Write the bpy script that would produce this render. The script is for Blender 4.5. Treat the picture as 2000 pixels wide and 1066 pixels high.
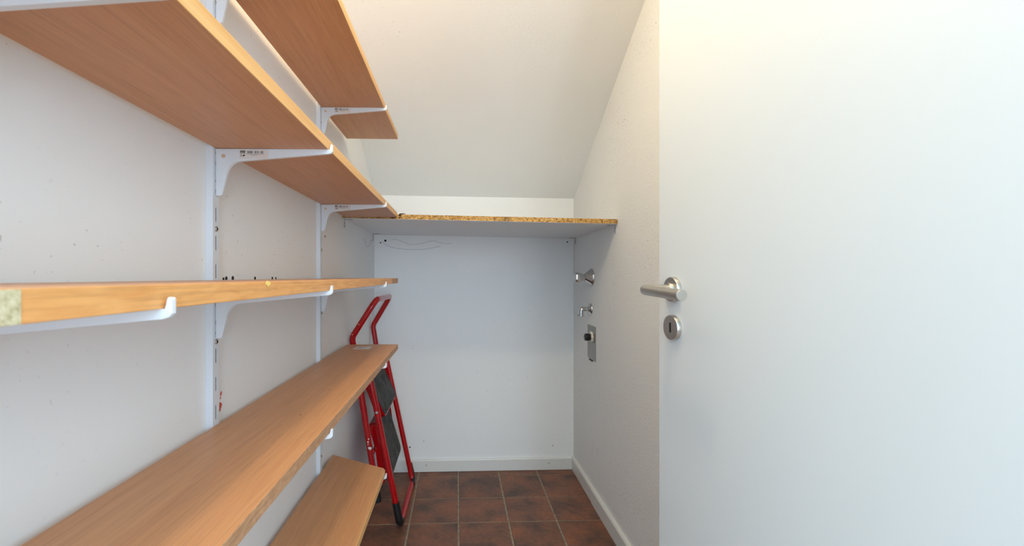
import bpy, bmesh, math, random
from mathutils import Vector, Matrix
random.seed(7)
S = bpy.context.scene
for o in list(bpy.data.objects): bpy.data.objects.remove(o, do_unlink=True)
C = S.collection

# ------------------------------------------------------------------ camera
F, PX, PY, CAMH = 842.0, 926.0, 540.0, 1.05
YAW = math.atan(33 / 842.0)
cam = bpy.data.cameras.new('camera'); camo = bpy.data.objects.new('camera', cam); C.objects.link(camo)
cam.sensor_fit = 'HORIZONTAL'; cam.sensor_width = 36; cam.lens = F / 2000 * 36
cam.shift_x = (1000 - PX) / 2000; cam.shift_y = (PY - 533) / 2000
cam.clip_start = 0.01
camo.location = (0, 0, CAMH); camo.rotation_euler = (math.pi / 2, 0, -YAW)
cam.dof.use_dof = True; cam.dof.focus_distance = 1.9; cam.dof.aperture_fstop = 9
S.camera = camo

# ------------------------------------------------------------------ light
W = bpy.data.worlds.new('daylight'); S.world = W; W.use_nodes = True
bgn = W.node_tree.nodes['Background']
bgn.inputs[0].default_value = (0.58, 0.82, 1.0, 1); bgn.inputs[1].default_value = 3.2     # daylit hallway behind the doorway
win = bpy.data.lights.new('hall_window', 'AREA'); win.shape = 'RECTANGLE'; win.size = 0.7; win.size_y = 1.5
win.energy = 33; win.color = (0.74, 0.85, 1.0)                                            # daylight window across the hallway
wo = bpy.data.objects.new('hall_window', win); C.objects.link(wo); wo.location = (0.62, -2.6, 1.35); wo.rotation_euler = (math.radians(90), 0, math.radians(6))
lamp = bpy.data.lights.new('ceiling_bulb', 'POINT'); lamp.energy = 16.5; lamp.color = (1.0, 0.86, 0.58)
lamp.shadow_soft_size = 0.05
lo = bpy.data.objects.new('ceiling_bulb', lamp); C.objects.link(lo); lo.location = (0.06, 0.66, 2.26)
S.view_settings.view_transform = 'Standard'; S.view_settings.look = 'None'
S.view_settings.gamma = 1; S.view_settings.exposure = 0.0; S.view_settings.use_curve_mapping = False

# ------------------------------------------------------------------ helpers
def lin(r, g, b):
    f = lambda v: (v / 255 / 12.92) if v / 255 <= .04045 else ((v / 255 + .055) / 1.055) ** 2.4
    return (f(r), f(g), f(b), 1)

class NT:
    def __init__(s, name, rough=.5, metal=0.0, col=None, spec=None):
        s.m = bpy.data.materials.new(name); s.m.use_nodes = True
        s.t = s.m.node_tree; s.b = s.t.nodes['Principled BSDF']
        s.b.inputs['Roughness'].default_value = rough; s.b.inputs['Metallic'].default_value = metal
        if col: s.b.inputs['Base Color'].default_value = col
        if spec is not None: s.b.inputs['Specular IOR Level'].default_value = spec
        s._c = None
    def n(s, typ, **k):
        x = s.t.nodes.new(typ)
        for a, v in k.items():
            if a.startswith('i_'): x.inputs[a[2:].replace('_', ' ')].default_value = v
            else: setattr(x, a, v)
        return x
    def l(s, a, b): s.t.links.new(a, b)
    def coord(s, kind='Object', scale=(1, 1, 1), rot=(0, 0, 0)):
        if s._c is None: s._c = s.n('ShaderNodeTexCoord')
        m = s.n('ShaderNodeMapping'); m.inputs['Scale'].default_value = scale; m.inputs['Rotation'].default_value = rot
        s.l(s._c.outputs[kind], m.inputs['Vector']); return m.outputs[0]
    def noise(s, v, scale, detail=4, rough=.55, dist=0):
        x = s.n('ShaderNodeTexNoise'); x.inputs['Scale'].default_value = scale; x.inputs['Detail'].default_value = detail
        x.inputs['Roughness'].default_value = rough; x.inputs['Distortion'].default_value = dist
        s.l(v, x.inputs['Vector']); return x.outputs['Fac']
    def ramp(s, f, stops):
        r = s.n('ShaderNodeValToRGB'); e = r.color_ramp.elements
        while len(e) < len(stops): e.new(0.5)
        for k, (p, c) in enumerate(stops): e[k].position = p; e[k].color = c
        s.l(f, r.inputs[0]); return r.outputs[0]
    def mix(s, fac, a, b, mode='MIX'):
        x = s.n('ShaderNodeMix', data_type='RGBA', blend_type=mode)
        for sock, v in ((x.inputs[0], fac), (x.inputs[6], a), (x.inputs[7], b)):
            if hasattr(v, 'is_linked') or hasattr(v, 'links'): s.l(v, sock)
            else: sock.default_value = v
        return x.outputs[2]
    def math(s, op, a, b=0.0):
        x = s.n('ShaderNodeMath', operation=op)
        for sock, v in ((x.inputs[0], a), (x.inputs[1], b)):
            if hasattr(v, 'links'): s.l(v, sock)
            else: sock.default_value = v
        return x.outputs[0]
    def bump(s, h, strength=.3, dist=.001):
        x = s.n('ShaderNodeBump'); x.inputs['Strength'].default_value = strength; x.inputs['Distance'].default_value = dist
        s.l(h, x.inputs['Height']); s.l(x.outputs[0], s.b.inputs['Normal'])
    def base(s, c): s.l(c, s.b.inputs['Base Color'])

G = lambda v: (v, v, v, 1)
def mat_wall(name, col, bump_s, bscale, specks=0.62, dark=(.16, .14, .13, 1), amount=.55, bdist=.001):
    a = NT(name, .75, spec=.25)
    v = a.coord('Object')
    big = a.noise(v, 2.2, 3)
    c = a.mix(big, tuple(x * .94 for x in col[:3]) + (1,), col)
    # tiny dark specks and scuffs, gathered in a few patches
    sp = a.noise(a.coord('Object', (1, 1, .8)), 150, 2, .5)
    patch = a.noise(v, 3.1, 2)
    m1 = a.ramp(sp, [(specks + .05, G(0)), (specks + .10, G(1))])
    m2 = a.ramp(patch, [(.5, G(.12)), (.64, G(1))])
    mask = a.math('MULTIPLY', a.math('MULTIPLY', m1, m2), amount)
    c = a.mix(mask, c, dark)
    # faint longer scuffs
    sc = a.noise(a.coord('Object', (1, 1, .22), (.5, .3, .2)), 70, 3, .5, .6)
    m3 = a.ramp(sc, [(specks + .07, G(0)), (specks + .14, G(1))])
    m4 = a.ramp(a.noise(a.coord('Object', (1.3, 1.1, 1.2)), 4.3, 2), [(.56, G(0)), (.66, G(1))])
    c = a.mix(a.math('MULTIPLY', a.math('MULTIPLY', m3, m4), .3), c, (.33, .31, .30, 1))
    a.base(c)
    h = a.noise(v, bscale, 4, .6)
    a.bump(h, bump_s, bdist)
    return a.m

def mat_wood(name, dark, light, rough=.38, grain=1.0, face_scale=(60, 1.6, 60)):
    a = NT(name, rough, spec=.4)
    v = a.coord('Object', face_scale)
    n1 = a.noise(v, 1.0, 5, .6, .3)
    n2 = a.noise(a.coord('Object', (420, 9, 420)), 1.0, 3, .6)
    n3 = a.noise(a.coord('Object', (9, .9, 9)), 1.0, 2)
    c = a.ramp(n1, [(.30, dark), (.72, light)])
    fle = a.ramp(n2, [(.36, G(.74)), (.52, G(1))])
    c = a.mix(.55 * grain, c, fle, 'MULTIPLY')
    c = a.mix(.35, c, a.ramp(n3, [(.3, G(.88)), (.7, G(1.0))]), 'MULTIPLY')
    a.base(c); a.bump(n2, .08, .0004)
    return a.m

M = {}
M['wall_left'] = mat_wall('painted_board_wall', lin(245, 244, 243), .25, 90, .63)
M['wall_back'] = mat_wall('painted_wall', lin(246, 245, 244), .2, 120, .62)
M['wall_right'] = mat_wall('rough_plaster', lin(245, 243, 240), 1.0, 130, .60, amount=.6, bdist=.0022)
M['ceiling'] = mat_wall('painted_slope', lin(248, 246, 242), .5, 110, .65, amount=.4, bdist=.0014)
M['trim'] = NT('white_gloss_trim', .35, col=lin(228, 226, 221)).m
M['wood'] = mat_wood('beech_laminate', lin(204, 144, 98), lin(215, 157, 109))
M['edge'] = mat_wood('beech_edge_band', lin(224, 168, 104), lin(242, 192, 130), .45, .5)
M['edge_fleck'] = mat_wood('flecked_beech_edge', lin(220, 152, 88), lin(240, 178, 112), .45, 1.0, (120, 22, 120))
M['edge_raw'] = mat_wood('sanded_edge', lin(172, 126, 92), lin(206, 160, 122), .6, 1.2, (160, 60, 160))
def mat_chip():
    a = NT('chipboard', .85)
    v = a.coord('Object', (.45, 1, 1))
    vo = a.n('ShaderNodeTexVoronoi'); vo.inputs['Scale'].default_value = 420; a.l(v, vo.inputs['Vector'])
    bw = a.n('ShaderNodeRGBToBW'); a.l(vo.outputs['Color'], bw.inputs[0])
    c = a.ramp(bw.outputs[0], [(.12, lin(96, 64, 32)), (.32, lin(176, 126, 62)), (.6, lin(204, 156, 84)), (.9, lin(224, 186, 122))])
    st = a.ramp(a.noise(a.coord('Object'), 16, 3), [(.52, G(1)), (.7, G(.45))])
    a.base(a.mix(.8, c, st, 'MULTIPLY')); a.bump(bw.outputs[0], .5, .001); return a.m
M['chip'] = mat_chip()
M['chip_dark'] = NT('charred_chipboard', .9, col=lin(48, 30, 18)).m
def mat_bare():
    a = NT('bare_shelf_edge', .9)
    c = a.ramp(a.noise(a.coord('Object', (1, 1, 1)), 190, 4, .7), [(.32, lin(168, 154, 116)), (.5, lin(204, 192, 156)), (.7, lin(222, 212, 182))])
    a.base(c); return a.m
M['bare'] = mat_bare()
M['laminate'] = NT('white_laminate', .4, col=lin(232, 231, 232)).m
M['white_metal'] = NT('white_powder_coat', .38, col=lin(223, 226, 231)).m
M['void'] = NT('dark_void', .9, col=(.012, .012, .012, 1)).m
M['hole_peach'] = NT('bracket_hole', .7, col=lin(214, 178, 150)).m
M['zinc'] = NT('zinc_steel', .35, .9, lin(190, 188, 184)).m
M['dull_zinc'] = NT('dull_zinc', .5, .15, lin(206, 205, 203)).m
M['chrome'] = NT('chrome', .08, 1.0, lin(208, 208, 208)).m
def mat_brushed(name, col, r):
    a = NT(name, r, 1.0)
    n = a.noise(a.coord('Object', (40, 40, 600)), 1.0, 2)
    a.base(a.mix(n, tuple(x * .88 for x in col[:3]) + (1,), col)); return a.m
M['steel'] = mat_brushed('brushed_steel', lin(205, 200, 192), .3)
M['plate'] = NT('grey_metal_plate', .45, .75, lin(168, 165, 162)).m
M['sticker'] = NT('paper_sticker', .8, col=lin(222, 213, 207)).m
M['ink'] = NT('black_ink', .7, col=lin(30, 26, 24)).m
M['pencil'] = NT('pencil_line', .9, col=lin(138, 137, 140)).m
M['red_smear'] = NT('red_paint_smear', .7, col=lin(214, 84, 62)).m
M['stain'] = NT('cream_stain', .8, col=lin(230, 222, 196)).m
M['black_rubber'] = NT('black_rubber', .45, col=lin(22, 22, 24)).m
M['black_plastic'] = NT('black_plastic', .3, col=lin(24, 23, 22)).m
M['ivory'] = NT('ivory_plastic', .45, col=lin(226, 220, 204)).m
M['paint_chip'] = NT('bare_white_chip', .6, col=lin(228, 226, 222)).m
M['splinter'] = NT('splintered_wood', .8, col=lin(240, 208, 120)).m
def mat_red():
    a = NT('red_enamel', .17, col=lin(176, 6, 14), spec=.55)
    n = a.noise(a.coord('Object'), 30, 3)
    a.base(a.mix(n, lin(160, 3, 11), lin(184, 8, 16))); return a.m
M['red'] = mat_red()
def mat_tread():
    a = NT('worn_black_tread', .8)
    v = a.coord('Object')
    n = a.noise(v, 22, 4, .6)
    c = a.ramp(n, [(.35, lin(40, 40, 40)), (.62, lin(70, 70, 69)), (.8, lin(104, 102, 98))])
    sp = a.ramp(a.noise(v, 60, 2), [(.70, G(0)), (.74, G(1))])
    a.base(a.mix(sp, c, lin(150, 144, 132))); a.bump(a.noise(v, 300, 2), .3, .0006); return a.m
M['tread'] = mat_tread()
def mat_tile():
    a = NT('terracotta_tile', .42, spec=.35)
    oi = a.n('ShaderNodeObjectInfo')
    add = a.n('ShaderNodeVectorMath', operation='ADD'); sc = a.n('ShaderNodeVectorMath', operation='SCALE')
    a.l(oi.outputs['Location'], sc.inputs[0]); sc.inputs['Scale'].default_value = 7.3
    a.l(a.coord('Object'), add.inputs[0]); a.l(sc.outputs[0], add.inputs[1])
    n1 = a.noise(add.outputs[0], 7.5, 3, .55)
    n2 = a.noise(add.outputs[0], 60, 4, .65)
    c = a.ramp(n1, [(.32, lin(92, 68, 57)), (.46, lin(122, 83, 66)), (.60, lin(140, 90, 68)), (.76, lin(164, 100, 66))])
    c = a.mix(.5, c, a.ramp(n2, [(.3, G(.62)), (.6, G(1.0)), (.75, G(1.16))]), 'MULTIPLY')
    rnd = a.math('ADD', a.math('MULTIPLY', oi.outputs['Random'], .22), .86)
    hs = a.n('ShaderNodeHueSaturation'); a.l(c, hs.inputs['Color']); a.l(rnd, hs.inputs['Value'])
    a.base(hs.outputs[0])
    dust = a.noise(add.outputs[0], 400, 2); a.bump(dust, .15, .0004); return a.m
M['tile'] = mat_tile()
def mat_grout():
    a = NT('grout', .9)
    n = a.noise(a.coord('Object'), 90, 3)
    a.base(a.ramp(n, [(.3, lin(124, 112, 96)), (.7, lin(172, 158, 138))])); return a.m
M['grout'] = mat_grout()
def mat_door():
    a = NT('white_door_lacquer', .38, col=lin(234, 236, 236), spec=.4)
    n = a.noise(a.coord('Object'), 1.5, 2)
    a.base(a.mix(n, lin(221, 224, 225), lin(228, 230, 230))); return a.m
M['door'] = mat_door()
M['screen_floor'] = NT('hall_floor', .6, col=lin(150, 120, 100)).m

def bm_obj(name, bm, mat, parent=None, origin=(0, 0, 0), smooth=False, mats=None):
    """bm is in world coordinates; origin is the new object's world origin (a parent's origin is used for parts)."""
    if parent is not None: origin = parent['_o'] if '_o' in parent else tuple(parent.location)
    org = Vector(origin)
    bmesh.ops.recalc_face_normals(bm, faces=bm.faces[:])
    bmesh.ops.translate(bm, verts=bm.verts[:], vec=-org)
    me = bpy.data.meshes.new(name); bm.to_mesh(me); bm.free()
    for m in (mats or [mat]): me.materials.append(M[m])
    if smooth:
        for p in me.polygons: p.use_smooth = True
        try: me.set_sharp_from_angle(angle=math.radians(38))
        except Exception: pass
    o = bpy.data.objects.new(name, me); C.objects.link(o)
    if parent is not None: o.parent = parent
    else: o.location = org
    o['_o'] = tuple(org)
    return o
def tag(o, label=None, cat=None, group=None, kind=None):
    if label: o['label'] = label
    if cat: o['category'] = cat
    if group: o['group'] = group
    if kind: o['kind'] = kind
    return o
def empty(name, loc, label, cat, group=None):
    o = bpy.data.objects.new(name, None); C.objects.link(o); o.location = loc; o['_o'] = tuple(loc)
    o.empty_display_size = .05
    return tag(o, label, cat, group)

def add_box(bm, x0, x1, y0, y1, z0, z1, bevel=0.0, seg=1):
    vs = [bm.verts.new(p) for p in ((x0, y0, z0), (x1, y0, z0), (x1, y1, z0), (x0, y1, z0), (x0, y0, z1), (x1, y0, z1), (x1, y1, z1), (x0, y1, z1))]
    fs = [bm.faces.new([vs[i] for i in q]) for q in ((0, 3, 2, 1), (4, 5, 6, 7), (0, 1, 5, 4), (1, 2, 6, 5), (2, 3, 7, 6), (3, 0, 4, 7))]
    if bevel:
        es = list({e for f in fs for e in f.edges})
        bmesh.ops.bevel(bm, geom=es, offset=bevel, segments=seg, affect='EDGES', profile=.5)
    return vs
def box(*a, **k):
    bm = bmesh.new(); add_box(bm, *a, **k); return bm
def add_prism(bm, pts, axis, a, b, bevel=0.0, seg=1):
    """pts: 2D outline; axis 'x','y','z' = extrusion axis from a to b (pts in the other two axes, in order)."""
    def P(p, t):
        return {'x': (t, p[0], p[1]), 'y': (p[0], t, p[1]), 'z': (p[0], p[1], t)}[axis]
    lo_ = [bm.verts.new(P(p, a)) for p in pts]; hi = [bm.verts.new(P(p, b)) for p in pts]
    n = len(pts); fs = [bm.faces.new(lo_), bm.faces.new(hi[::-1])]
    for i in range(n): fs.append(bm.faces.new((lo_[i], hi[i], hi[(i + 1) % n], lo_[(i + 1) % n])))
    if bevel:
        es = list(fs[0].edges) + list(fs[1].edges)
        bmesh.ops.bevel(bm, geom=es, offset=bevel, segments=seg, affect='EDGES', profile=.5)
def prism(*a, **k):
    bm = bmesh.new(); add_prism(bm, *a, **k); return bm
def fillet(path, r, n=7):
    out = [Vector(path[0])]
    for i in range(1, len(path) - 1):
        p, a, b = Vector(path[i]), Vector(path[i - 1]), Vector(path[i + 1])
        u, w = (a - p).normalized(), (b - p).normalized()
        ang = u.angle(w); d = min(r / math.tan(ang / 2), .48 * (a - p).length, .48 * (b - p).length)
        s, e = p + u * d, p + w * d
        for k in range(n + 1):
            t = k / n
            out.append(s * (1 - t) ** 2 + p * 2 * t * (1 - t) + e * t * t)
    out.append(Vector(path[-1])); return out
def add_tube(bm, path, r, n=14, cap=True):
    path = [Vector(p) for p in path]; rings = []; rr = r if isinstance(r, (list, tuple)) else [r] * len(path)
    t0 = (path[1] - path[0]).normalized(); up = Vector((0, 0, 1)) if abs(t0.z) < .9 else Vector((0, 1, 0))
    x = t0.cross(up).normalized()
    for i, p in enumerate(path):
        t = ((path[min(i + 1, len(path) - 1)] - p).normalized() + (p - path[max(i - 1, 0)]).normalized()).normalized()
        x = (x - t * x.dot(t)).normalized(); y = t.cross(x)
        rings.append([bm.verts.new(p + (x * math.cos(2 * math.pi * k / n) + y * math.sin(2 * math.pi * k / n)) * rr[i]) for k in range(n)])
    for a, b in zip(rings, rings[1:]):
        for k in range(n): bm.faces.new((a[k], a[(k + 1) % n], b[(k + 1) % n], b[k]))
    if cap: bm.faces.new(rings[0][::-1]); bm.faces.new(rings[-1])
def tube(*a, **k):
    bm = bmesh.new(); add_tube(bm, *a, **k); return bm
def lathe(prof, origin, axis, n=32):
    """prof: (radius, distance along axis)"""
    bm = bmesh.new(); ax = Vector(axis).normalized(); o = Vector(origin)
    u = ax.orthogonal().normalized(); w = ax.cross(u); rings = []
    for r, d in prof:
        if r < 1e-6: rings.append([bm.verts.new(o + ax * d)])
        else: rings.append([bm.verts.new(o + ax * d + (u * math.cos(2 * math.pi * k / n) + w * math.sin(2 * math.pi * k / n)) * r) for k in range(n)])
    for a, b in zip(rings, rings[1:]):
        for k in range(n):
            k2 = (k + 1) % n
            if len(a) == 1 and len(b) == 1: continue
            if len(a) == 1: bm.faces.new((a[0], b[k], b[k2]))
            elif len(b) == 1: bm.faces.new((a[k], b[0], a[k2]))
            else: bm.faces.new((a[k], a[k2], b[k2], b[k]))
    return bm
def blob(bm, c, u, w, r, n=9, jag=.35, lift=None):
    """irregular flat patch with a little thickness around c in the plane (u,w)"""
    c, u, w = Vector(c), Vector(u), Vector(w); nn = u.cross(w).normalized() * (lift or .0003)
    ring = []
    for k in range(n):
        a = 2 * math.pi * k / n; q = r * (1 + random.uniform(-jag, jag))
        ring.append(c + u * math.cos(a) * q + w * math.sin(a) * q)
    lo_ = [bm.verts.new(p - nn) for p in ring]; hi = [bm.verts.new(p + nn) for p in ring]
    bm.faces.new(lo_[::-1]); bm.faces.new(hi)
    for k in range(n): bm.faces.new((lo_[k], lo_[(k + 1) % n], hi[(k + 1) % n], hi[k]))

# ------------------------------------------------------------------ room shell
XL, XR, YB, YF = -.4444, .6357, 2.3345, .10
ZL, ZRr, SL = 1.4880, 1.4750, .5687          # height where the slope meets the back wall (left, right) and its pitch
def st(name, bm, mat, origin=(0, 0, 0), parent=None, **k):
    o = bm_obj(name, bm, mat, parent, origin, **k)
    if parent is None: o['kind'] = 'structure'
    return o
wl = st('wall_left', box(XL - .1, XL, -.02, YB + .1, 0, 2.6), 'wall_left', (XL, 1.2, 0))
wr = st('wall_right', box(XR, XR + .1, -.02, YB + .1, 0, 2.6), 'wall_right', (XR, 1.2, 0))
wb = st('wall_back', box(XL - .1, XR + .1, YB, YB + .1, 0, 1.62), 'wall_back', (0, YB, 0))
DX0, DX1, DZ = -.34, .515, 2.06               # doorway behind the camera
bm = bmesh.new()
add_box(bm, XL, DX0, -.02, YF, 0, 2.6); add_box(bm, DX1, XR, -.02, YF, 0, 2.6); add_box(bm, DX0, DX1, -.02, YF, DZ, 2.6)
st('wall_front', bm, 'wall_left', (0, 0, 0))
# the underside of the stairs: a slope falling to the back wall, then a flat ceiling over the door
bm = bmesh.new()
y1 = .5; zt = lambda z: z + SL * (YB - y1)
vs = [bm.verts.new(p) for p in ((XL - .1, YB + .02, ZL - SL * .02), (XR + .1, YB + .02, ZRr - SL * .02), (XR + .1, y1, zt(ZRr)), (XL - .1, y1, zt(ZL)),
                                (XL - .1, -.02, zt(ZL)), (XR + .1, -.02, zt(ZRr)))]
up = [bm.verts.new(v.co + Vector((0, .03, .12))) for v in vs]
for q in ((0, 1, 2, 3), (3, 2, 5, 4)): bm.faces.new([vs[i] for i in q]); bm.faces.new([up[i] for i in q][::-1])
for a, b in ((0, 1), (1, 2), (2, 5), (5, 4), (4, 3), (3, 0)): bm.faces.new((vs[a], vs[b], up[b], up[a]))
ceil = st('ceiling', bm, 'ceiling', (0, 1.4, 2.0))
fl = st('floor', box(XL - .05, XR + .05, -.02, YB + .05, -.05, -.0022), 'grout', (0, 1.2, 0))
st('floor_hall', box(-2.5, 2.5, -4, -.021, -.05, -.001), 'screen_floor', (0, -2, 0))
gx = [XL + .002, -.4145, -.2035, .0055, .2207, .429, XR - .001]
gy = [YB - .001, 2.271, 2.0465, 1.841, 1.631, 1.42, 1.209, .998, .787, .576, .365, .154, YF + .002]
g = .0036
for i in range(len(gx) - 1):
    for j in range(len(gy) - 1):
        a, b, d, e = gx[i] + g, gx[i + 1] - g, gy[j + 1] + g, gy[j] - g
        if b - a < .02 or e - d < .01: continue
        t = box(a, b, d, e, -.008, random.uniform(-.0003, .0003), bevel=.0012)
        o = bm_obj('tile', t, 'tile', None, ((a + b) / 2, (d + e) / 2, 0))
        o.parent = fl; o.location = Vector(o['_o']) - fl.location
# baseboards, each with its screws
bb = st('baseboard_back', prism([(YB, .002), (YB - .0125, .002), (YB - .0125, .060), (YB - .009, .0668), (YB, .0668)], 'x', XL + .005, XR - .0135), 'trim', (0, YB, 0))
for px in (-.167, .497):
    st('screw', lathe([(.0045, -.001), (.0045, .0006), (.003, .0012), (0, .0012)], (px, YB - .0125, .038), (0, -1, 0), 12), 'zinc', parent=bb)
br = st('baseboard_right', prism([(XR, .002), (XR - .0135, .002), (XR - .0135, .062), (XR - .010, .069), (XR, .069)], 'y', 1.978, YB - .001), 'trim', (XR, 2.1, 0))
br2 = st('baseboard_right', prism([(XR, .0005), (XR - .0155, .0005), (XR - .0155, .062), (XR - .011, .069), (XR, .069)], 'y', YF, 1.9775), 'trim', (XR, 1.0, 0))
st('screw', lathe([(.0035, -.001), (.0035, .0006), (0, .001)], (XR - .0135, 2.02, .036), (-1, 0, 0), 12), 'zinc', parent=br)
# marks on the walls
hb = bmesh.new()
def hole(w, c, n, r):
    st('drill_hole', lathe([(r, -.002), (r, .0004), (r * .7, .0005), (0, .0002)], c, n, 12), 'void', parent=w)
for y, z, r in ((.838, 1.0462, .0032), (.848, 1.0472, .0042), (.872, 1.0475, .0046), (.966, 1.0468, .0042), (1.055, 1.0466, .0040), (1.075, 1.0466, .0034)):
    hole(wl, (XL, y, z - .0008), (1, 0, 0), r)
for x, z, r in ((-.412, 1.232, .0036), (-.386, 1.243, .006), (.601, 1.239, .004), (-.255, .131, .004), (-.18, .163, .002), (.52, .128, .0025)):
    hole(wb, (x, YB, z), (0, -1, 0), r)
hole(wl, (XL, 1.468, 1.185), (1, 0, 0), .004)
def scribble(pts, w, n, parent, r=.0007):
    st('pencil_mark', tube(fillet(pts, .05, 6), r, 6), 'pencil', parent=parent)
yb = YB - .0002
scribble([(-.405, yb, 1.238), (-.375, yb, 1.215), (-.33, yb, 1.202), (-.27, yb, 1.196), (-.19, yb, 1.196), (-.13, yb, 1.205), (-.09, yb, 1.214)], 0, 0, wb)
scribble([(-.36, yb, 1.246), (-.33, yb, 1.252), (-.30, yb, 1.240), (-.25, yb, 1.222), (-.20, yb, 1.226), (-.13, yb, 1.246), (-.07, yb, 1.226), (-.03, yb, 1.229)], 0, 0, wb, .0006)
scribble([(XL + .0002, 2.08, 1.235), (XL + .0002, 2.12, 1.205), (XL + .0002, 2.17, 1.195), (XL + .0002, 2.21, 1.215), (XL + .0002, 2.24, 1.24), (XL + .0002, 2.31, 1.24)], 0, 0, wl, .0007)
for y, z, r in ((.829, .829, .0028), (.8275, .8225, .002), (.8265, .808, .0034), (.831, .8085, .0024), (.8255, .8005, .0024)):
    bm = bmesh.new(); blob(bm, (XL, y, z), (0, 1, 0), (0, 0, 1.5), r, 9, .5)
    st('red_smear', bm, 'red_smear', parent=wl)

# ------------------------------------------------------------------ door at the right
PF = Vector((.4339, .863, 0))                       # face of the lever rosette
da = math.radians(-5.0); du = Vector((math.sin(da), math.cos(da), 0)); dn = Vector((-math.cos(da), math.sin(da), 0))
D0 = PF - dn * .009                                  # on the door leaf
EDGE, WID, TK = .0565, .745, .04
def dw(s, t, z): return D0 + du * s - dn * t + Vector((0, 0, z))   # along the leaf, into the leaf, up
bm = bmesh.new()
cs = [dw(EDGE, 0, .01), dw(EDGE, TK, .01), dw(EDGE - WID, TK, .01), dw(EDGE - WID, 0, .01)]
vb = [bm.verts.new(c) for c in cs]; vt = [bm.verts.new(c + Vector((0, 0, 2.02))) for c in cs]
bm.faces.new(vb); bm.faces.new(vt)
for k in range(4): bm.faces.new((vb[k], vb[(k + 1) % 4], vt[(k + 1) % 4], vt[k]))
bmesh.ops.bevel(bm, geom=bm.edges[:], offset=.0015, segments=2, affect='EDGES')
door = st('door_1', bm, 'door', tuple(dw(EDGE - WID, TK, 0)))
ZH, ZK = 1.0237, .9460
def rosette(name, z, r=.026, hole=True):
    o = lathe([(r, 0), (r, .0065), (r - .0012, .009), (0, .009)], dw(0, 0, z), dn, 48)
    return bm_obj(name, o, 'steel', door, smooth=True)
rosette('handle_rosette', ZH); kr = rosette('keyhole_rosette', ZK)
kp = []
for k in range(24):
    a = 2 * math.pi * k / 24
    kp.append((math.cos(a) * .0028, math.sin(a) * .0028 + (.0078 if math.sin(a) >= 0 else -.0078)))
def plate(pts, z, d0, d1):
    bm = bmesh.new(); lo_ = [bm.verts.new(dw(p[0], 0, z + p[1]) + dn * d0) for p in pts]; hi = [bm.verts.new(dw(p[0], 0, z + p[1]) + dn * d1) for p in pts]
    bm.faces.new(lo_); bm.faces.new(hi[::-1]); n = len(pts)
    for k in range(n): bm.faces.new((lo_[k], lo_[(k + 1) % n], hi[(k + 1) % n], hi[k]))
    return bm
kh = bm_obj('keyhole', plate(kp, ZK, .004, .0093), 'void', door)
h0 = dw(0, 0, ZH)
lev = bm_obj('lever_handle', tube(fillet([h0 + dn * .008, h0 + dn * .067, h0 + dn * .067 - du * .128 + Vector((0, 0, -.006))], .012, 8), .0102, 24), 'steel', door, smooth=True)
bm_obj('neck_collar', lathe([(.0135, .008), (.0135, .013), (.0125, .015), (.0102, .015)], h0, dn, 32), 'steel', door, smooth=True)
ee = h0 + dn * .067 - du * .128 + Vector((0, 0, -.006))
bm_obj('grip_end_cap', lathe([(.0102, -.001), (.0102, .0006), (.0096, .0012), (0, .0012)], ee, (-du - Vector((0, 0, .03))), 32), 'steel', door, smooth=True)

# ------------------------------------------------------------------ slotted wall rails
XF = -.432                                           # front face of the rails
RAILS = {'near': .352, 'mid': .7905, 'far': 1.3885}
Z0R, Z1R, SLZ = .27, 1.69, 1.1605
slots = [SLZ + k * .0505 for k in range(-17, 11)]
def rail(y, label, screws):
    e = empty('shelf_rail', (XL, y, Z0R), label, 'rail', 'slotted rails of the wall shelving')
    w, t, hs, hl = .0100, .0012, .0019, .0128
    bm = bmesh.new()
    add_box(bm, XL + .0002, XF, y - w, y - w + t, Z0R, Z1R); add_box(bm, XL + .0002, XF, y + w - t, y + w, Z0R, Z1R)
    add_box(bm, XF - t, XF, y - w + t, y - hs, Z0R, Z1R); add_box(bm, XF - t, XF, y + hs, y + w - t, Z0R, Z1R)
    z = Z0R
    for c in slots + [None]:
        top = Z1R if c is None else c - hl
        if top > z: add_box(bm, XF - t, XF, y - hs, y + hs, z, top)
        if c is not None: z = c + hl
    bm_obj('channel', bm, 'white_metal', e)
    bm_obj('slot_shade_core', box(XL + .0002, XF - .0022, y - w + t, y + w - t, Z0R, Z1R), 'void', e)  # near-black filler core: paints the shade seen through the slots
    for zs in screws:
        s = bm_obj('screw', lathe([(.0048, -.001), (.0046, .0012), (.003, .0026), (.0016, .0022), (0, .0016)], (XF, y, zs), (1, 0, 0), 16), 'zinc', e, smooth=True)
        bm = bmesh.new(); add_box(bm, XF + .0014, XF + .0030, y - .0022, y + .0022, zs - .0005, zs + .0005); add_box(bm, XF + .0014, XF + .0030, y - .0005, y + .0005, zs - .0022, zs + .0022)
        bm_obj('cross_recess', bm, 'void', s)
    return e
SC = [SLZ - .02525 + k * .0505 for k in (0, -4, 8, -13)]
rail(RAILS['near'], 'white slotted rail at the near end of the shelving, beside the doorway', SC)
rail(RAILS['mid'], 'white slotted rail halfway along the left wall, with red smears beside it', SC)
rail(RAILS['far'], 'white slotted steel rail nearest the back corner, behind the ends of the shelves', SC)

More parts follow.
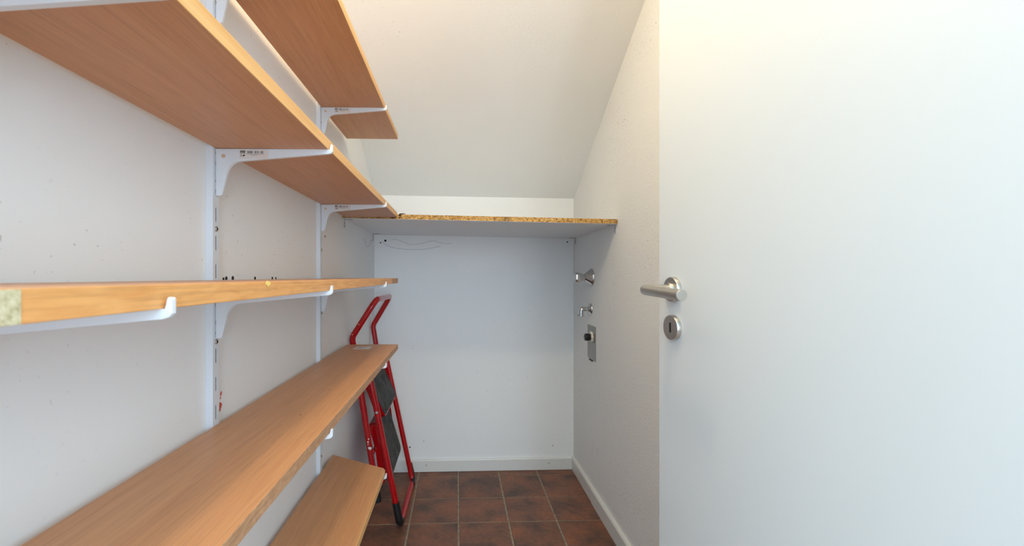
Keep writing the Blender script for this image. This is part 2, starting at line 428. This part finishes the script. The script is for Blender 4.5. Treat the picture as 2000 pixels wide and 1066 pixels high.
# ------------------------------------------------------------------ shelf boards
TKS = .0195
XS0, XS1 = XF + .0006, -.2322
ZB = dict(top=1.588, second=1.2792, middle=1.0243, fourth=.7650, bottom=.4115)     # undersides
def board(name, label, zb, yend, edge_mat, y0=.13, seam=None, outline=None, ztilt=0):
    e = empty(name, (XS0, y0, zb), label, 'shelf')
    xe = XS1 - .0012
    if outline is None:
        segs = [(y0, yend)] if seam is None else [(y0, seam - .0003), (seam + .0003, yend)]
        for k, (a, b) in enumerate(segs):
            bm_obj('board' if k == 0 else 'extension_board', box(XS0, xe, a, b, zb, zb + TKS, bevel=.0006), 'wood', e)
            bm_obj('edge_band', box(xe, XS1, a, b, zb + .0002, zb + TKS - .0002, bevel=.0004), edge_mat, e)
    else:
        bm_obj('board', prism(outline, 'z', zb, zb + TKS, bevel=.0006), 'wood', e)
        bm_obj('edge_band', box(XS1 - .0002, XS1 + .001, outline[0][1], outline[1][1], zb + .0002, zb + TKS - .0002), edge_mat, e)
    return e
s1 = board('wall_shelf', 'topmost beech shelf, ending in front of the sloping ceiling', ZB['top'], 1.700, 'edge')
s2 = board('wall_shelf', 'second beech shelf from the top, butting against the chipboard shelf', ZB['second'], 1.6828, 'edge')
s3 = board('wall_shelf', 'third beech shelf seen edge-on at eye level, with chipped flecked front edge', ZB['middle'], 1.697, 'edge_fleck', seam=1.012)
s4 = board('wall_shelf', 'fourth beech shelf seen from above, long board with a sticker on its far end', ZB['fourth'], 1.703, 'edge_raw', seam=1.530)
s5 = board('wall_shelf', 'lowest beech shelf near the floor, cut off at a slant beside the red stool', ZB['bottom'], 1.5, 'edge',
           outline=[(XS1, .13), (XS1, 1.392), (XS1 - .006, 1.404), (XS0, 1.5175), (XS0, .13)])
# wear on the boards
bm = bmesh.new(); add_box(bm, XS1 - .0002, XS1 + .0005, .131, .2385, ZB['middle'] + .0004, ZB['middle'] + TKS - .0004)
bm_obj('bare_edge_patch', bm, 'bare', s3)
bm = bmesh.new(); blob(bm, (XS1, .538, ZB['middle'] + .0165), (0, 1.7, 0), (0, 0, .9), .0035, 8, .35, .0008)
bm_obj('edge_chip', bm, 'splinter', s3)
bm_obj('end_edge_strip', box(XS1 - .0001, XS1 + .0007, 1.55, 1.696, ZB['middle'] + .0006, ZB['middle'] + TKS - .0006), 'edge_raw', s3)
bm = bmesh.new(); add_box(bm, -.382, -.322, 1.590, 1.650, ZB['fourth'] + TKS, ZB['fourth'] + TKS + .0003)
stk = bm_obj('paper_sticker', bm, 'sticker', s4)
bm = bmesh.new()
for k in range(7): add_box(bm, -.373 + k * .005, -.373 + k * .005 + random.uniform(.0012, .0034), 1.610, 1.628, ZB['fourth'] + TKS + .0003, ZB['fourth'] + TKS + .0005)
bm_obj('printed_bars', bm, 'ink', s4)
for c, r in (((-.298, 1.02, 0), .0012), ((-.335, 1.22, 0), .001), ((-.30, .84, 0), .0015)):
    bm = bmesh.new(); blob(bm, (c[0], c[1], ZB['fourth'] + TKS), (1, 0, 0), (0, 1, 0), r, 7, .3)
    bm_obj('knot_mark', bm, 'chip_dark', s4)

# ------------------------------------------------------------------ shelf brackets
prof = [(.0006, -.0006), (.0006, -.0845), (.0085, -.0850), (.0115, -.083), (.0210, -.0420), (.0240, -.0330), (.0283, -.0270), (.0350, -.0238), (.0430, -.0226),
        (.2000, -.0078), (.2045, -.0066), (.2070, -.0035), (.2070, .0080), (.2060, .0094), (.2042, .0094), (.2030, .0082), (.2026, -.0006)]
BW = .0029
bm = bmesh.new(); add_prism(bm, prof, 'y', -BW, BW, bevel=.0008, seg=2)
# raised web following the outline, pressed into both faces
web = [(.0050, -.0040), (.0050, -.060), (.0105, -.060), (.0160, -.038), (.0200, -.027), (.0270, -.0195), (.0400, -.0165), (.0430, -.0162), (.0430, -.0040)]
add_prism(bm, web, 'y', -BW - .0004, BW + .0004, bevel=.0003)
for zz in (-.016, -.0667):                            # lugs reaching into the rail slots
    add_box(bm, -.0018, .0008, -.0011, .0011, zz - .006, zz + .006)
bmesh.ops.recalc_face_normals(bm, faces=bm.faces[:])
me_br = bpy.data.meshes.new('bracket_arm'); bm.to_mesh(me_br); bm.free(); me_br.materials.append(M['white_metal'])
bm = lathe([(.0036, 0), (.0036, .0002), (0, .0002)], (.0145, -BW - .0004, -.0135), (0, -1, 0), 18)
me_hole = bpy.data.meshes.new('rivet_hole'); bm.to_mesh(me_hole); bm.free(); me_hole.materials.append(M['hole_peach'])
yk = -BW - .0005
bm = box(.0430, .0930, yk, yk + .0006, -.0185, -.0024)
me_st = bpy.data.meshes.new('barcode_sticker'); bm.to_mesh(me_st); bm.free(); me_st.materials.append(M['sticker'])
bm = bmesh.new()
def ink(x0, x1, z0, z1): add_box(bm, x0, x1, yk - .0001, yk, z0, z1)
ink(.0440, .0535, -.0064, -.0056); ink(.0440, .0528, -.0046, -.0038)               # maker's block of two lines
for k in range(5): ink(.0441 + k * .0018, .0441 + k * .0018 + .0012, -.0058, -.0040)
ink(.0440, .0448, -.0092, -.0060)
for k in range(4): ink(.0456 + k * .0015, .0456 + k * .0015 + .0009, -.0088, -.0070)
ink(.0510, .0520, -.0090, -.0068)
for k in range(4): ink(.0446, .0474, -.0140 + k * .0009, -.0136 + k * .0009)       # small hatched mark
ink(.0486, .0506, -.0142, -.0118); ink(.0500, .0522, -.0134, -.0108)               # small dark emblem
for x, w in ((.0562, .0004), (.0572, .0004), (.0580, .0009), (.0594, .0004), (.0604, .0010), (.0620, .0012), (.0638, .0007), (.0648, .0008), (.0690, .0007), (.0704, .0004), (.0712, .0010),
             (.0738, .0010), (.0752, .0005), (.0766, .0004), (.0800, .0006), (.0810, .0010), (.0828, .0005), (.0840, .0007)):
    ink(x, x + w, -.0084, -.0044)
for k in range(13): ink(.0550 + k * .0024 + (.001 if k > 6 else 0), .0562 + k * .0024 + (.001 if k > 6 else 0), -.0102, -.0094)
for k in range(6): ink(.062 + k * .0021, .0633 + k * .0021, -.0120, -.0113)
me_ink = bpy.data.meshes.new('barcode_print'); bm.to_mesh(me_ink); bm.free(); me_ink.materials.append(M['ink'])
def bracket(rail_k, shelf_k, label, sticker):
    e = empty('shelf_bracket', (XF, RAILS[rail_k], ZB[shelf_k]), label, 'bracket', 'white shelf brackets')
    parts = [('bracket_arm', me_br), ('rivet_hole', me_hole)] + ([('barcode_sticker', me_st)] if sticker else [])
    for n, m in parts:
        o = bpy.data.objects.new(n, m); C.objects.link(o); o.parent = e
        if n == 'barcode_sticker':
            p = bpy.data.objects.new('barcode_print', me_ink); C.objects.link(p); p.parent = o
    return e
bracket('mid', 'top', 'white bracket under the topmost shelf on the middle rail, at the photo\'s top edge', False)
bracket('far', 'top', 'white bracket with barcode sticker under the topmost shelf on the far rail', True)
bracket('near', 'second', 'white bracket under the second shelf at the extreme upper left of the view', False)
bracket('mid', 'second', 'large white bracket with barcode sticker under the second shelf on the middle rail', True)
bracket('far', 'second', 'white bracket with barcode sticker under the second shelf, next to the chipboard shelf', True)
bracket('near', 'middle', 'white bracket with its hooked tip nearest the camera, under the eye-level shelf', False)
bracket('mid', 'middle', 'white bracket under the eye-level shelf on the middle rail', False)
bracket('far', 'middle', 'white bracket under the eye-level shelf on the far rail, just above the red stool', False)
bracket('mid', 'fourth', 'white bracket hook under the fourth shelf on the middle rail', False)
bracket('far', 'fourth', 'white bracket hook under the fourth shelf beside the stool\'s upper tread', False)
bracket('far', 'bottom', 'white bracket hook at the slanted end of the lowest shelf', False)
bracket('mid', 'bottom', 'white bracket of the lowest shelf on the middle rail, below the frame', False)

# ------------------------------------------------------------------ chipboard shelf across the back
cx0, cx1, cy0, cy1 = XL + .0008, XR - .0008, 1.6842, YB - .001
zL, zR = 1.2762, 1.2585                              # underside, sagging a little to the right
def slab(bm, x0, x1, y0, y1, dz0, dz1):
    zz = lambda x: zL + (zR - zL) * (x - cx0) / (cx1 - cx0)
    vs = add_box(bm, x0, x1, y0, y1, 0, 1)
    for k, v in enumerate(vs): v.co.z = zz(v.co.x) + (dz0 if k < 4 else dz1)
T = .0195
ec = empty('corner_shelf', ((cx0 + cx1) / 2, cy0, 1.265), 'white laminated chipboard shelf with a raw front edge spanning the back wall', 'shelf')
bm = bmesh.new(); slab(bm, cx0, cx1, cy0 + .001, cy1, .0008, T - .0008); bm_obj('chipboard_core', bm, 'chip', ec)
bm = bmesh.new(); slab(bm, cx0, cx1, cy0 + .0006, cy1, 0, .0008); bm_obj('laminate_underside', bm, 'laminate', ec)
bm = bmesh.new(); slab(bm, cx0, cx1, cy0 + .0006, cy1, T - .0008, T); bm_obj('laminate_top', bm, 'laminate', ec)
bm = bmesh.new(); slab(bm, cx0, cx1, cy0, cy0 + .001, .0008, T - .0006); bm_obj('raw_edge', bm, 'chip', ec)
for x, dz, u, w, r in ((-.300, .0035, 1.6, .5, .005), (-.252, .0035, 1.6, .5, .0065), (-.225, .0035, 1.6, .5, .004), (-.212, .0172, 2.6, .45, .004), (-.222, .0120, 1.0, 1.3, .004)):
    bm = bmesh.new(); blob(bm, (x, cy0 - .0004, zL + dz), (u, 0, 0), (0, 0, w), r, 10, .3)
    bm_obj('dark_stain', bm, 'chip_dark', ec)
zz = lambda x: zL + (zR - zL) * (x - cx0) / (cx1 - cx0)
def angle(x, y, side, label):
    """small zinc angle: one plate on the wall, one under the shelf"""
    z = zz(x) - .0003
    e = empty('angle_bracket', (x, y, z), label, 'angle bracket', 'small angle brackets under the chipboard shelf')
    w, l, t = .0085, .036, .0018
    if side == 'L': wx0, wx1, hx0, hx1, nx = XL + .0003, XL + t, XL + .0003, XL + l, 1
    else: wx0, wx1, hx0, hx1, nx = XR - t, XR - .0003, XR - l, XR - .0003, -1
    bm_obj('wall_plate', box(wx0, wx1, y - w, y + w, z - l, z, bevel=.0004), 'dull_zinc', e)
    bm_obj('shelf_plate', box(hx0, hx1, y - w, y + w, z - t, z, bevel=.0004), 'dull_zinc', e)
    for k, (dy, dz) in enumerate(((-.0015, -.015), (.0015, -.026))):
        bm_obj('screw_slot', lathe([(.0028, 0), (.0028, .0004), (0, .0004)], (wx1 if nx > 0 else wx0, y + dy, z + dz), (nx, 0, 0), 10), 'void', e)
    bm_obj('screw_slot', lathe([(.0036, 0), (.0036, .0004), (0, .0004)], ((hx0 + hx1) / 2 + nx * .008, y, z - t), (0, 0, -1), 10), 'void', e)
angle(XL, 1.715, 'L', 'zinc angle under the front left corner of the chipboard shelf')
angle(XL, 2.292, 'L', 'zinc angle in the rear left corner under the chipboard shelf')
angle(XR, 2.292, 'R', 'zinc angle in the rear right corner under the chipboard shelf')
angle(XR, 1.712, 'R', 'zinc angle under the front right corner of the chipboard shelf')

# ------------------------------------------------------------------ fittings on the right wall
def wallpart(name, prof, y, z, mat, par, n=36, x=None): return bm_obj(name, lathe(prof, (XR if x is None else x, y, z), (-1, 0, 0), n), mat, par, smooth=True)
vy, vz = 2.012, 1.0462
e = empty('stop_valve', (XR, vy, vz), 'chrome stop valve knob on a conical flange, topmost fitting of the right wall', 'valve')
wallpart('flange', [(.0415, 0), (.0415, .004), (.0395, .008), (.033, .015), (.0185, .034), (.0160, .036)], vy, vz, 'chrome', e)
bm = lathe([(.0150, .034), (.0150, .038), (.0185, .048), (.0240, .060), (.0268, .070), (.0262, .077), (.0225, .083), (.012, .0855), (0, .086)], (XR, vy, vz), (-1, 0, 0), 48)
for v in bm.verts:                                    # four shallow flutes around the grip
    d = XR - v.co.x
    if d > .042:
        a = math.atan2(v.co.z - vz, v.co.y - vy); k = 1 - .07 * (1 + math.cos(4 * a)) * min(1, (d - .042) / .02)
        v.co.y = vy + (v.co.y - vy) * k; v.co.z = vz + (v.co.z - vz) * k
bm_obj('knob', bm, 'chrome', e, smooth=True)
ty, tz = 2.028, .8960
e = empty('hose_tap', (XR, ty, tz), 'small chrome elbow tap pointing down, between the valve knob and the metal plate', 'tap')
wallpart('flange', [(.0275, 0), (.0275, .003), (.0255, .006), (.015, .013), (.0112, .016)], ty, tz, 'chrome', e)
bm_obj('elbow_pipe', tube(fillet([(XR - .010, ty, tz), (XR - .0475, ty, tz), (XR - .0475, ty, tz - .034)], .011, 8), .0103, 22), 'chrome', e, smooth=True)
bm_obj('outlet_nut', lathe([(.0103, .024), (.0128, .0255), (.0132, .033), (.0120, .0345), (.0085, .0345), (.0085, .028), (0, .028)], (XR - .0475, ty, tz), (0, 0, -1), 28), 'chrome', e, smooth=True)
bm_obj('lug', box(XR - .0655, XR - .0585, ty - .002, ty + .002, tz - .0325, tz - .0275, bevel=.0008), 'chrome', e)
e = empty('metal_cover_plate', (XR, 2.012, .74), 'grey metal plate with a black knob and ivory ring on the right wall', 'plate')
pts = [(2.073, .665), (2.073, .8155), (2.069, .819), (1.957, .819), (1.953, .815), (1.953, .661), (1.957, .657), (2.060, .657)]
bm_obj('plate', prism(pts, 'x', XR - .0025, XR - .0003, bevel=.0006), 'plate', e)
bm_obj('foot_clip', box(XR - .004, XR - .0008, 1.995, 2.045, .6525, .6575), 'void', e)
ky, kz = 2.005, .7655
bm = bmesh.new(); rr = []
for k in range(40):
    a = 2 * math.pi * k / 40; q = .0255 + .0016 * math.cos(10 * a); rr.append((ky + q * math.cos(a), kz + q * math.sin(a)))
add_prism(bm, rr, 'x', XR - .012, XR - .0025, bevel=.001)
rg = bm_obj('ivory_ring', bm, 'ivory', e)
for k in range(6):
    a = 2 * math.pi * k / 6 + .3
    bm_obj('ring_hole', lathe([(.0026, 0), (.0026, .0004), (0, .0004)], (XR - .012, ky + .0205 * math.cos(a), kz + .0205 * math.sin(a)), (-1, 0, 0), 10), 'void', rg)
wallpart('knob', [(.0150, .010), (.0165, .013), (.0172, .030), (.0160, .0355), (.012, .038), (0, .038)], ky, kz, 'black_plastic', e, 28)
bm_obj('plate_slot', box(XR - .0030, XR - .0024, 1.9645, 1.9705, kz - .022, kz + .022), 'void', e)

# ------------------------------------------------------------------ red folding step stool, folded and leaning on the left wall
st0 = empty('step_stool', (-.30, 2.0, 0), 'red folding step stool with black treads leaning folded in the left back corner', 'step stool')
R = .0125
YN, YG, YFar, YFg = 1.785, 1.802, 2.225, 2.197
hk = (-.4308, .800); hf = (-.3260, .138)              # kink at the wall, foot of the handle frame
pth = [(hf[0], YN, hf[1]), (hk[0], YN, hk[1]), (-.333, YN, .9555), (-.343, YFar, .9500), (hk[0], YFar, hk[1]), (hf[0], YFar, hf[1])]
hfm = bm_obj('handle_frame', tube(fillet(pth, .045, 9), R, 20), 'red', st0, smooth=True)
gpth = [(-.3670, YG, .66), (-.2365, YG, .0165), (-.2265, YFg, .0165), (-.3630, YFg, .66)]
gfm = bm_obj('front_frame', tube(fillet(gpth, .035, 9), R, 20), 'red', st0, smooth=True)
def foot(y, frame_pts, name='rubber_foot', r=.0158):
    bm_obj(name, tube(frame_pts, r, 18), 'black_rubber', st0, smooth=True)
def lerp(a, b, t): return tuple(a[i] + (b[i] - a[i]) * t for i in range(3))
# rubber corner shoes of the front frame
for a, b, c in ((gpth[0], gpth[1], gpth[2]), (gpth[3], gpth[2], gpth[1])):
    d1 = (Vector(a) - Vector(b)).normalized(); d2 = (Vector(c) - Vector(b)).normalized()
    near = b[1] < 2
    off = Vector((0, 0, -.0008)) if near else Vector((.004, .006, -.0008))
    p0 = Vector(b) + d1 * (.098 if near else .085) + (Vector((0, 0, 0)) if near else Vector((.003, .006, 0)))
    p1 = Vector(b) + d1 * .012 + off; p2 = Vector(b) + d2 * .045 + off * 1.2
    path = fillet([p0, p1, p2], .03, 7)
    rs = [.0150] + [.0155] * (len(path) - 2) + [.0120]
    if not near: rs = [.0126] + [.0132] * (len(path) - 2) + [.0118]
    bm_obj('rubber_foot', tube(path, rs, 18), 'black_rubber', st0, smooth=True)
for y in (YN, YFar):
    d = (Vector((hk[0], y, hk[1])) - Vector((hf[0], y, hf[1]))).normalized(); b = Vector((hf[0], y, hf[1]))
    bm_obj('rubber_foot', tube([b + d * .045, b + d * .004, b - d * .012], [.0148, .0152, .0135], 18), 'black_rubber', st0, smooth=True)
def step(xb, zb, slope, depth, y0, y1, th, nm):
    u = Vector((-slope, 0, 1)).normalized(); nrm = Vector((u.z, 0, -u.x))
    def outline(ins, r, n=5):
        pts = []
        a0, a1, b0, b1 = y0 + ins, y1 - ins, ins, depth - ins
        for cx, cz, s0 in ((a1 - r, b0 + r, -90), (a1 - r, b1 - r, 0), (a0 + r, b1 - r, 90), (a0 + r, b0 + r, 180)):
            for k in range(n + 1):
                t = math.radians(s0 + 90 * k / n); pts.append((cx + r * math.cos(t), cz + r * math.sin(t)))
        return pts
    def solid(ins, r, d0, d1, bev):
        bm = bmesh.new(); o = Vector((xb, 0, zb)); lo_, hi = [], []
        for y, s in outline(ins, r):
            p = o + u * s + Vector((0, y, 0)); lo_.append(bm.verts.new(p + nrm * d0)); hi.append(bm.verts.new(p + nrm * d1))
        f1, f2 = bm.faces.new(lo_), bm.faces.new(hi[::-1]); n = len(lo_)
        for k in range(n): bm.faces.new((lo_[k], lo_[(k + 1) % n], hi[(k + 1) % n], hi[k]))
        if bev: bmesh.ops.bevel(bm, geom=list(f2.edges), offset=bev, segments=2, affect='EDGES')
        return bm
    tr = bm_obj('step', solid(0, .022, -th, -.0012, .0015), 'red', st0)
    bm_obj('tread_pad', solid(.005, .018, -.0016, .0012, .0008), 'tread', tr)
    return tr
step(-.304, .455, .44, .245, 1.842, 2.178, .028, 'upper')
step(-.279, .190, .30, .245, 1.850, 2.168, .030, 'lower')
for y, yg, s in ((YN, YG, -1), (YFar, YFg, 1)):
    yy = (y + yg) / 2
    for z in (.49,):
        bm_obj('rivet', lathe([(.0062, -.012), (.0062, .0030), (.0045, .0052), (0, .0058)], (-.3320 + (.004 if s > 0 else 0), yg + s * .0115, z), (.35, s, -.05), 18), 'zinc', st0, smooth=True)
# flat links between the two frames and under the treads
def link(y, a, b, w=.011, t=.0016):
    a, b = Vector((a[0], y, a[1])), Vector((b[0], y, b[1])); d = (b - a).normalized(); n = Vector((d.z, 0, -d.x)) * w
    bm = bmesh.new(); q = [a - n, b - n, b + n, a + n]
    lo_ = [bm.verts.new(p + Vector((0, -t, 0))) for p in q]; hi = [bm.verts.new(p + Vector((0, t, 0))) for p in q]
    bm.faces.new(lo_); bm.faces.new(hi[::-1])
    for k in range(4): bm.faces.new((lo_[k], lo_[(k + 1) % 4], hi[(k + 1) % 4], hi[k]))
    bm_obj('link_bar', bm, 'red', st0)
link(1.8265, (-.338, .49), (-.385, .62)); link(2.183, (-.334, .49), (-.381, .62))
link(1.8420, (-.348, .42), (-.318, .175)); link(2.1795, (-.348, .42), (-.318, .20))
bm_obj('rear_crossbar', tube([(-.3535, YN, .310), (-.3535, YFar, .310)], .008, 14), 'red', st0, smooth=True)
ux = Vector((-.158, 0, 1)).normalized(); fx = Vector((.6, -.8, 0))
for s, t, r in ((.388, .12, .0042), (.376, -.10, .0056), (.366, -.18, .0030), (.349, .10, .0108)):
    c = Vector((hf[0] - .1584 * (s - hf[1]), YN, s)); w = Vector((math.cos(t), math.sin(t), 0))
    nr = Vector((.15, -.99, 0)).normalized(); side = Vector((.99, .15, 0)) * t * .02
    bm = bmesh.new(); blob(bm, c + nr * (R + .0001) + side, Vector((.99, .15, 0)), ux, r * .62, 9, .35, .0006)
    bm_obj('paint_chip', bm, 'paint_chip', hfm)
for f, r in ((.35, .0022), (.08, .0016)):
    c = Vector((hk[0], YN, hk[1])).lerp(Vector((-.333, YN, .9555)), f)
    bm = bmesh.new(); blob(bm, c + Vector((-.35, -.93, .1)).normalized() * (R + .0002), Vector((.93, -.35, 0)), Vector((0, 0, 1)), r, 8, .35, .0006)
    bm_obj('paint_chip', bm, 'paint_chip', hfm)

for o in bpy.data.objects:
    if '_o' in o: del o['_o']
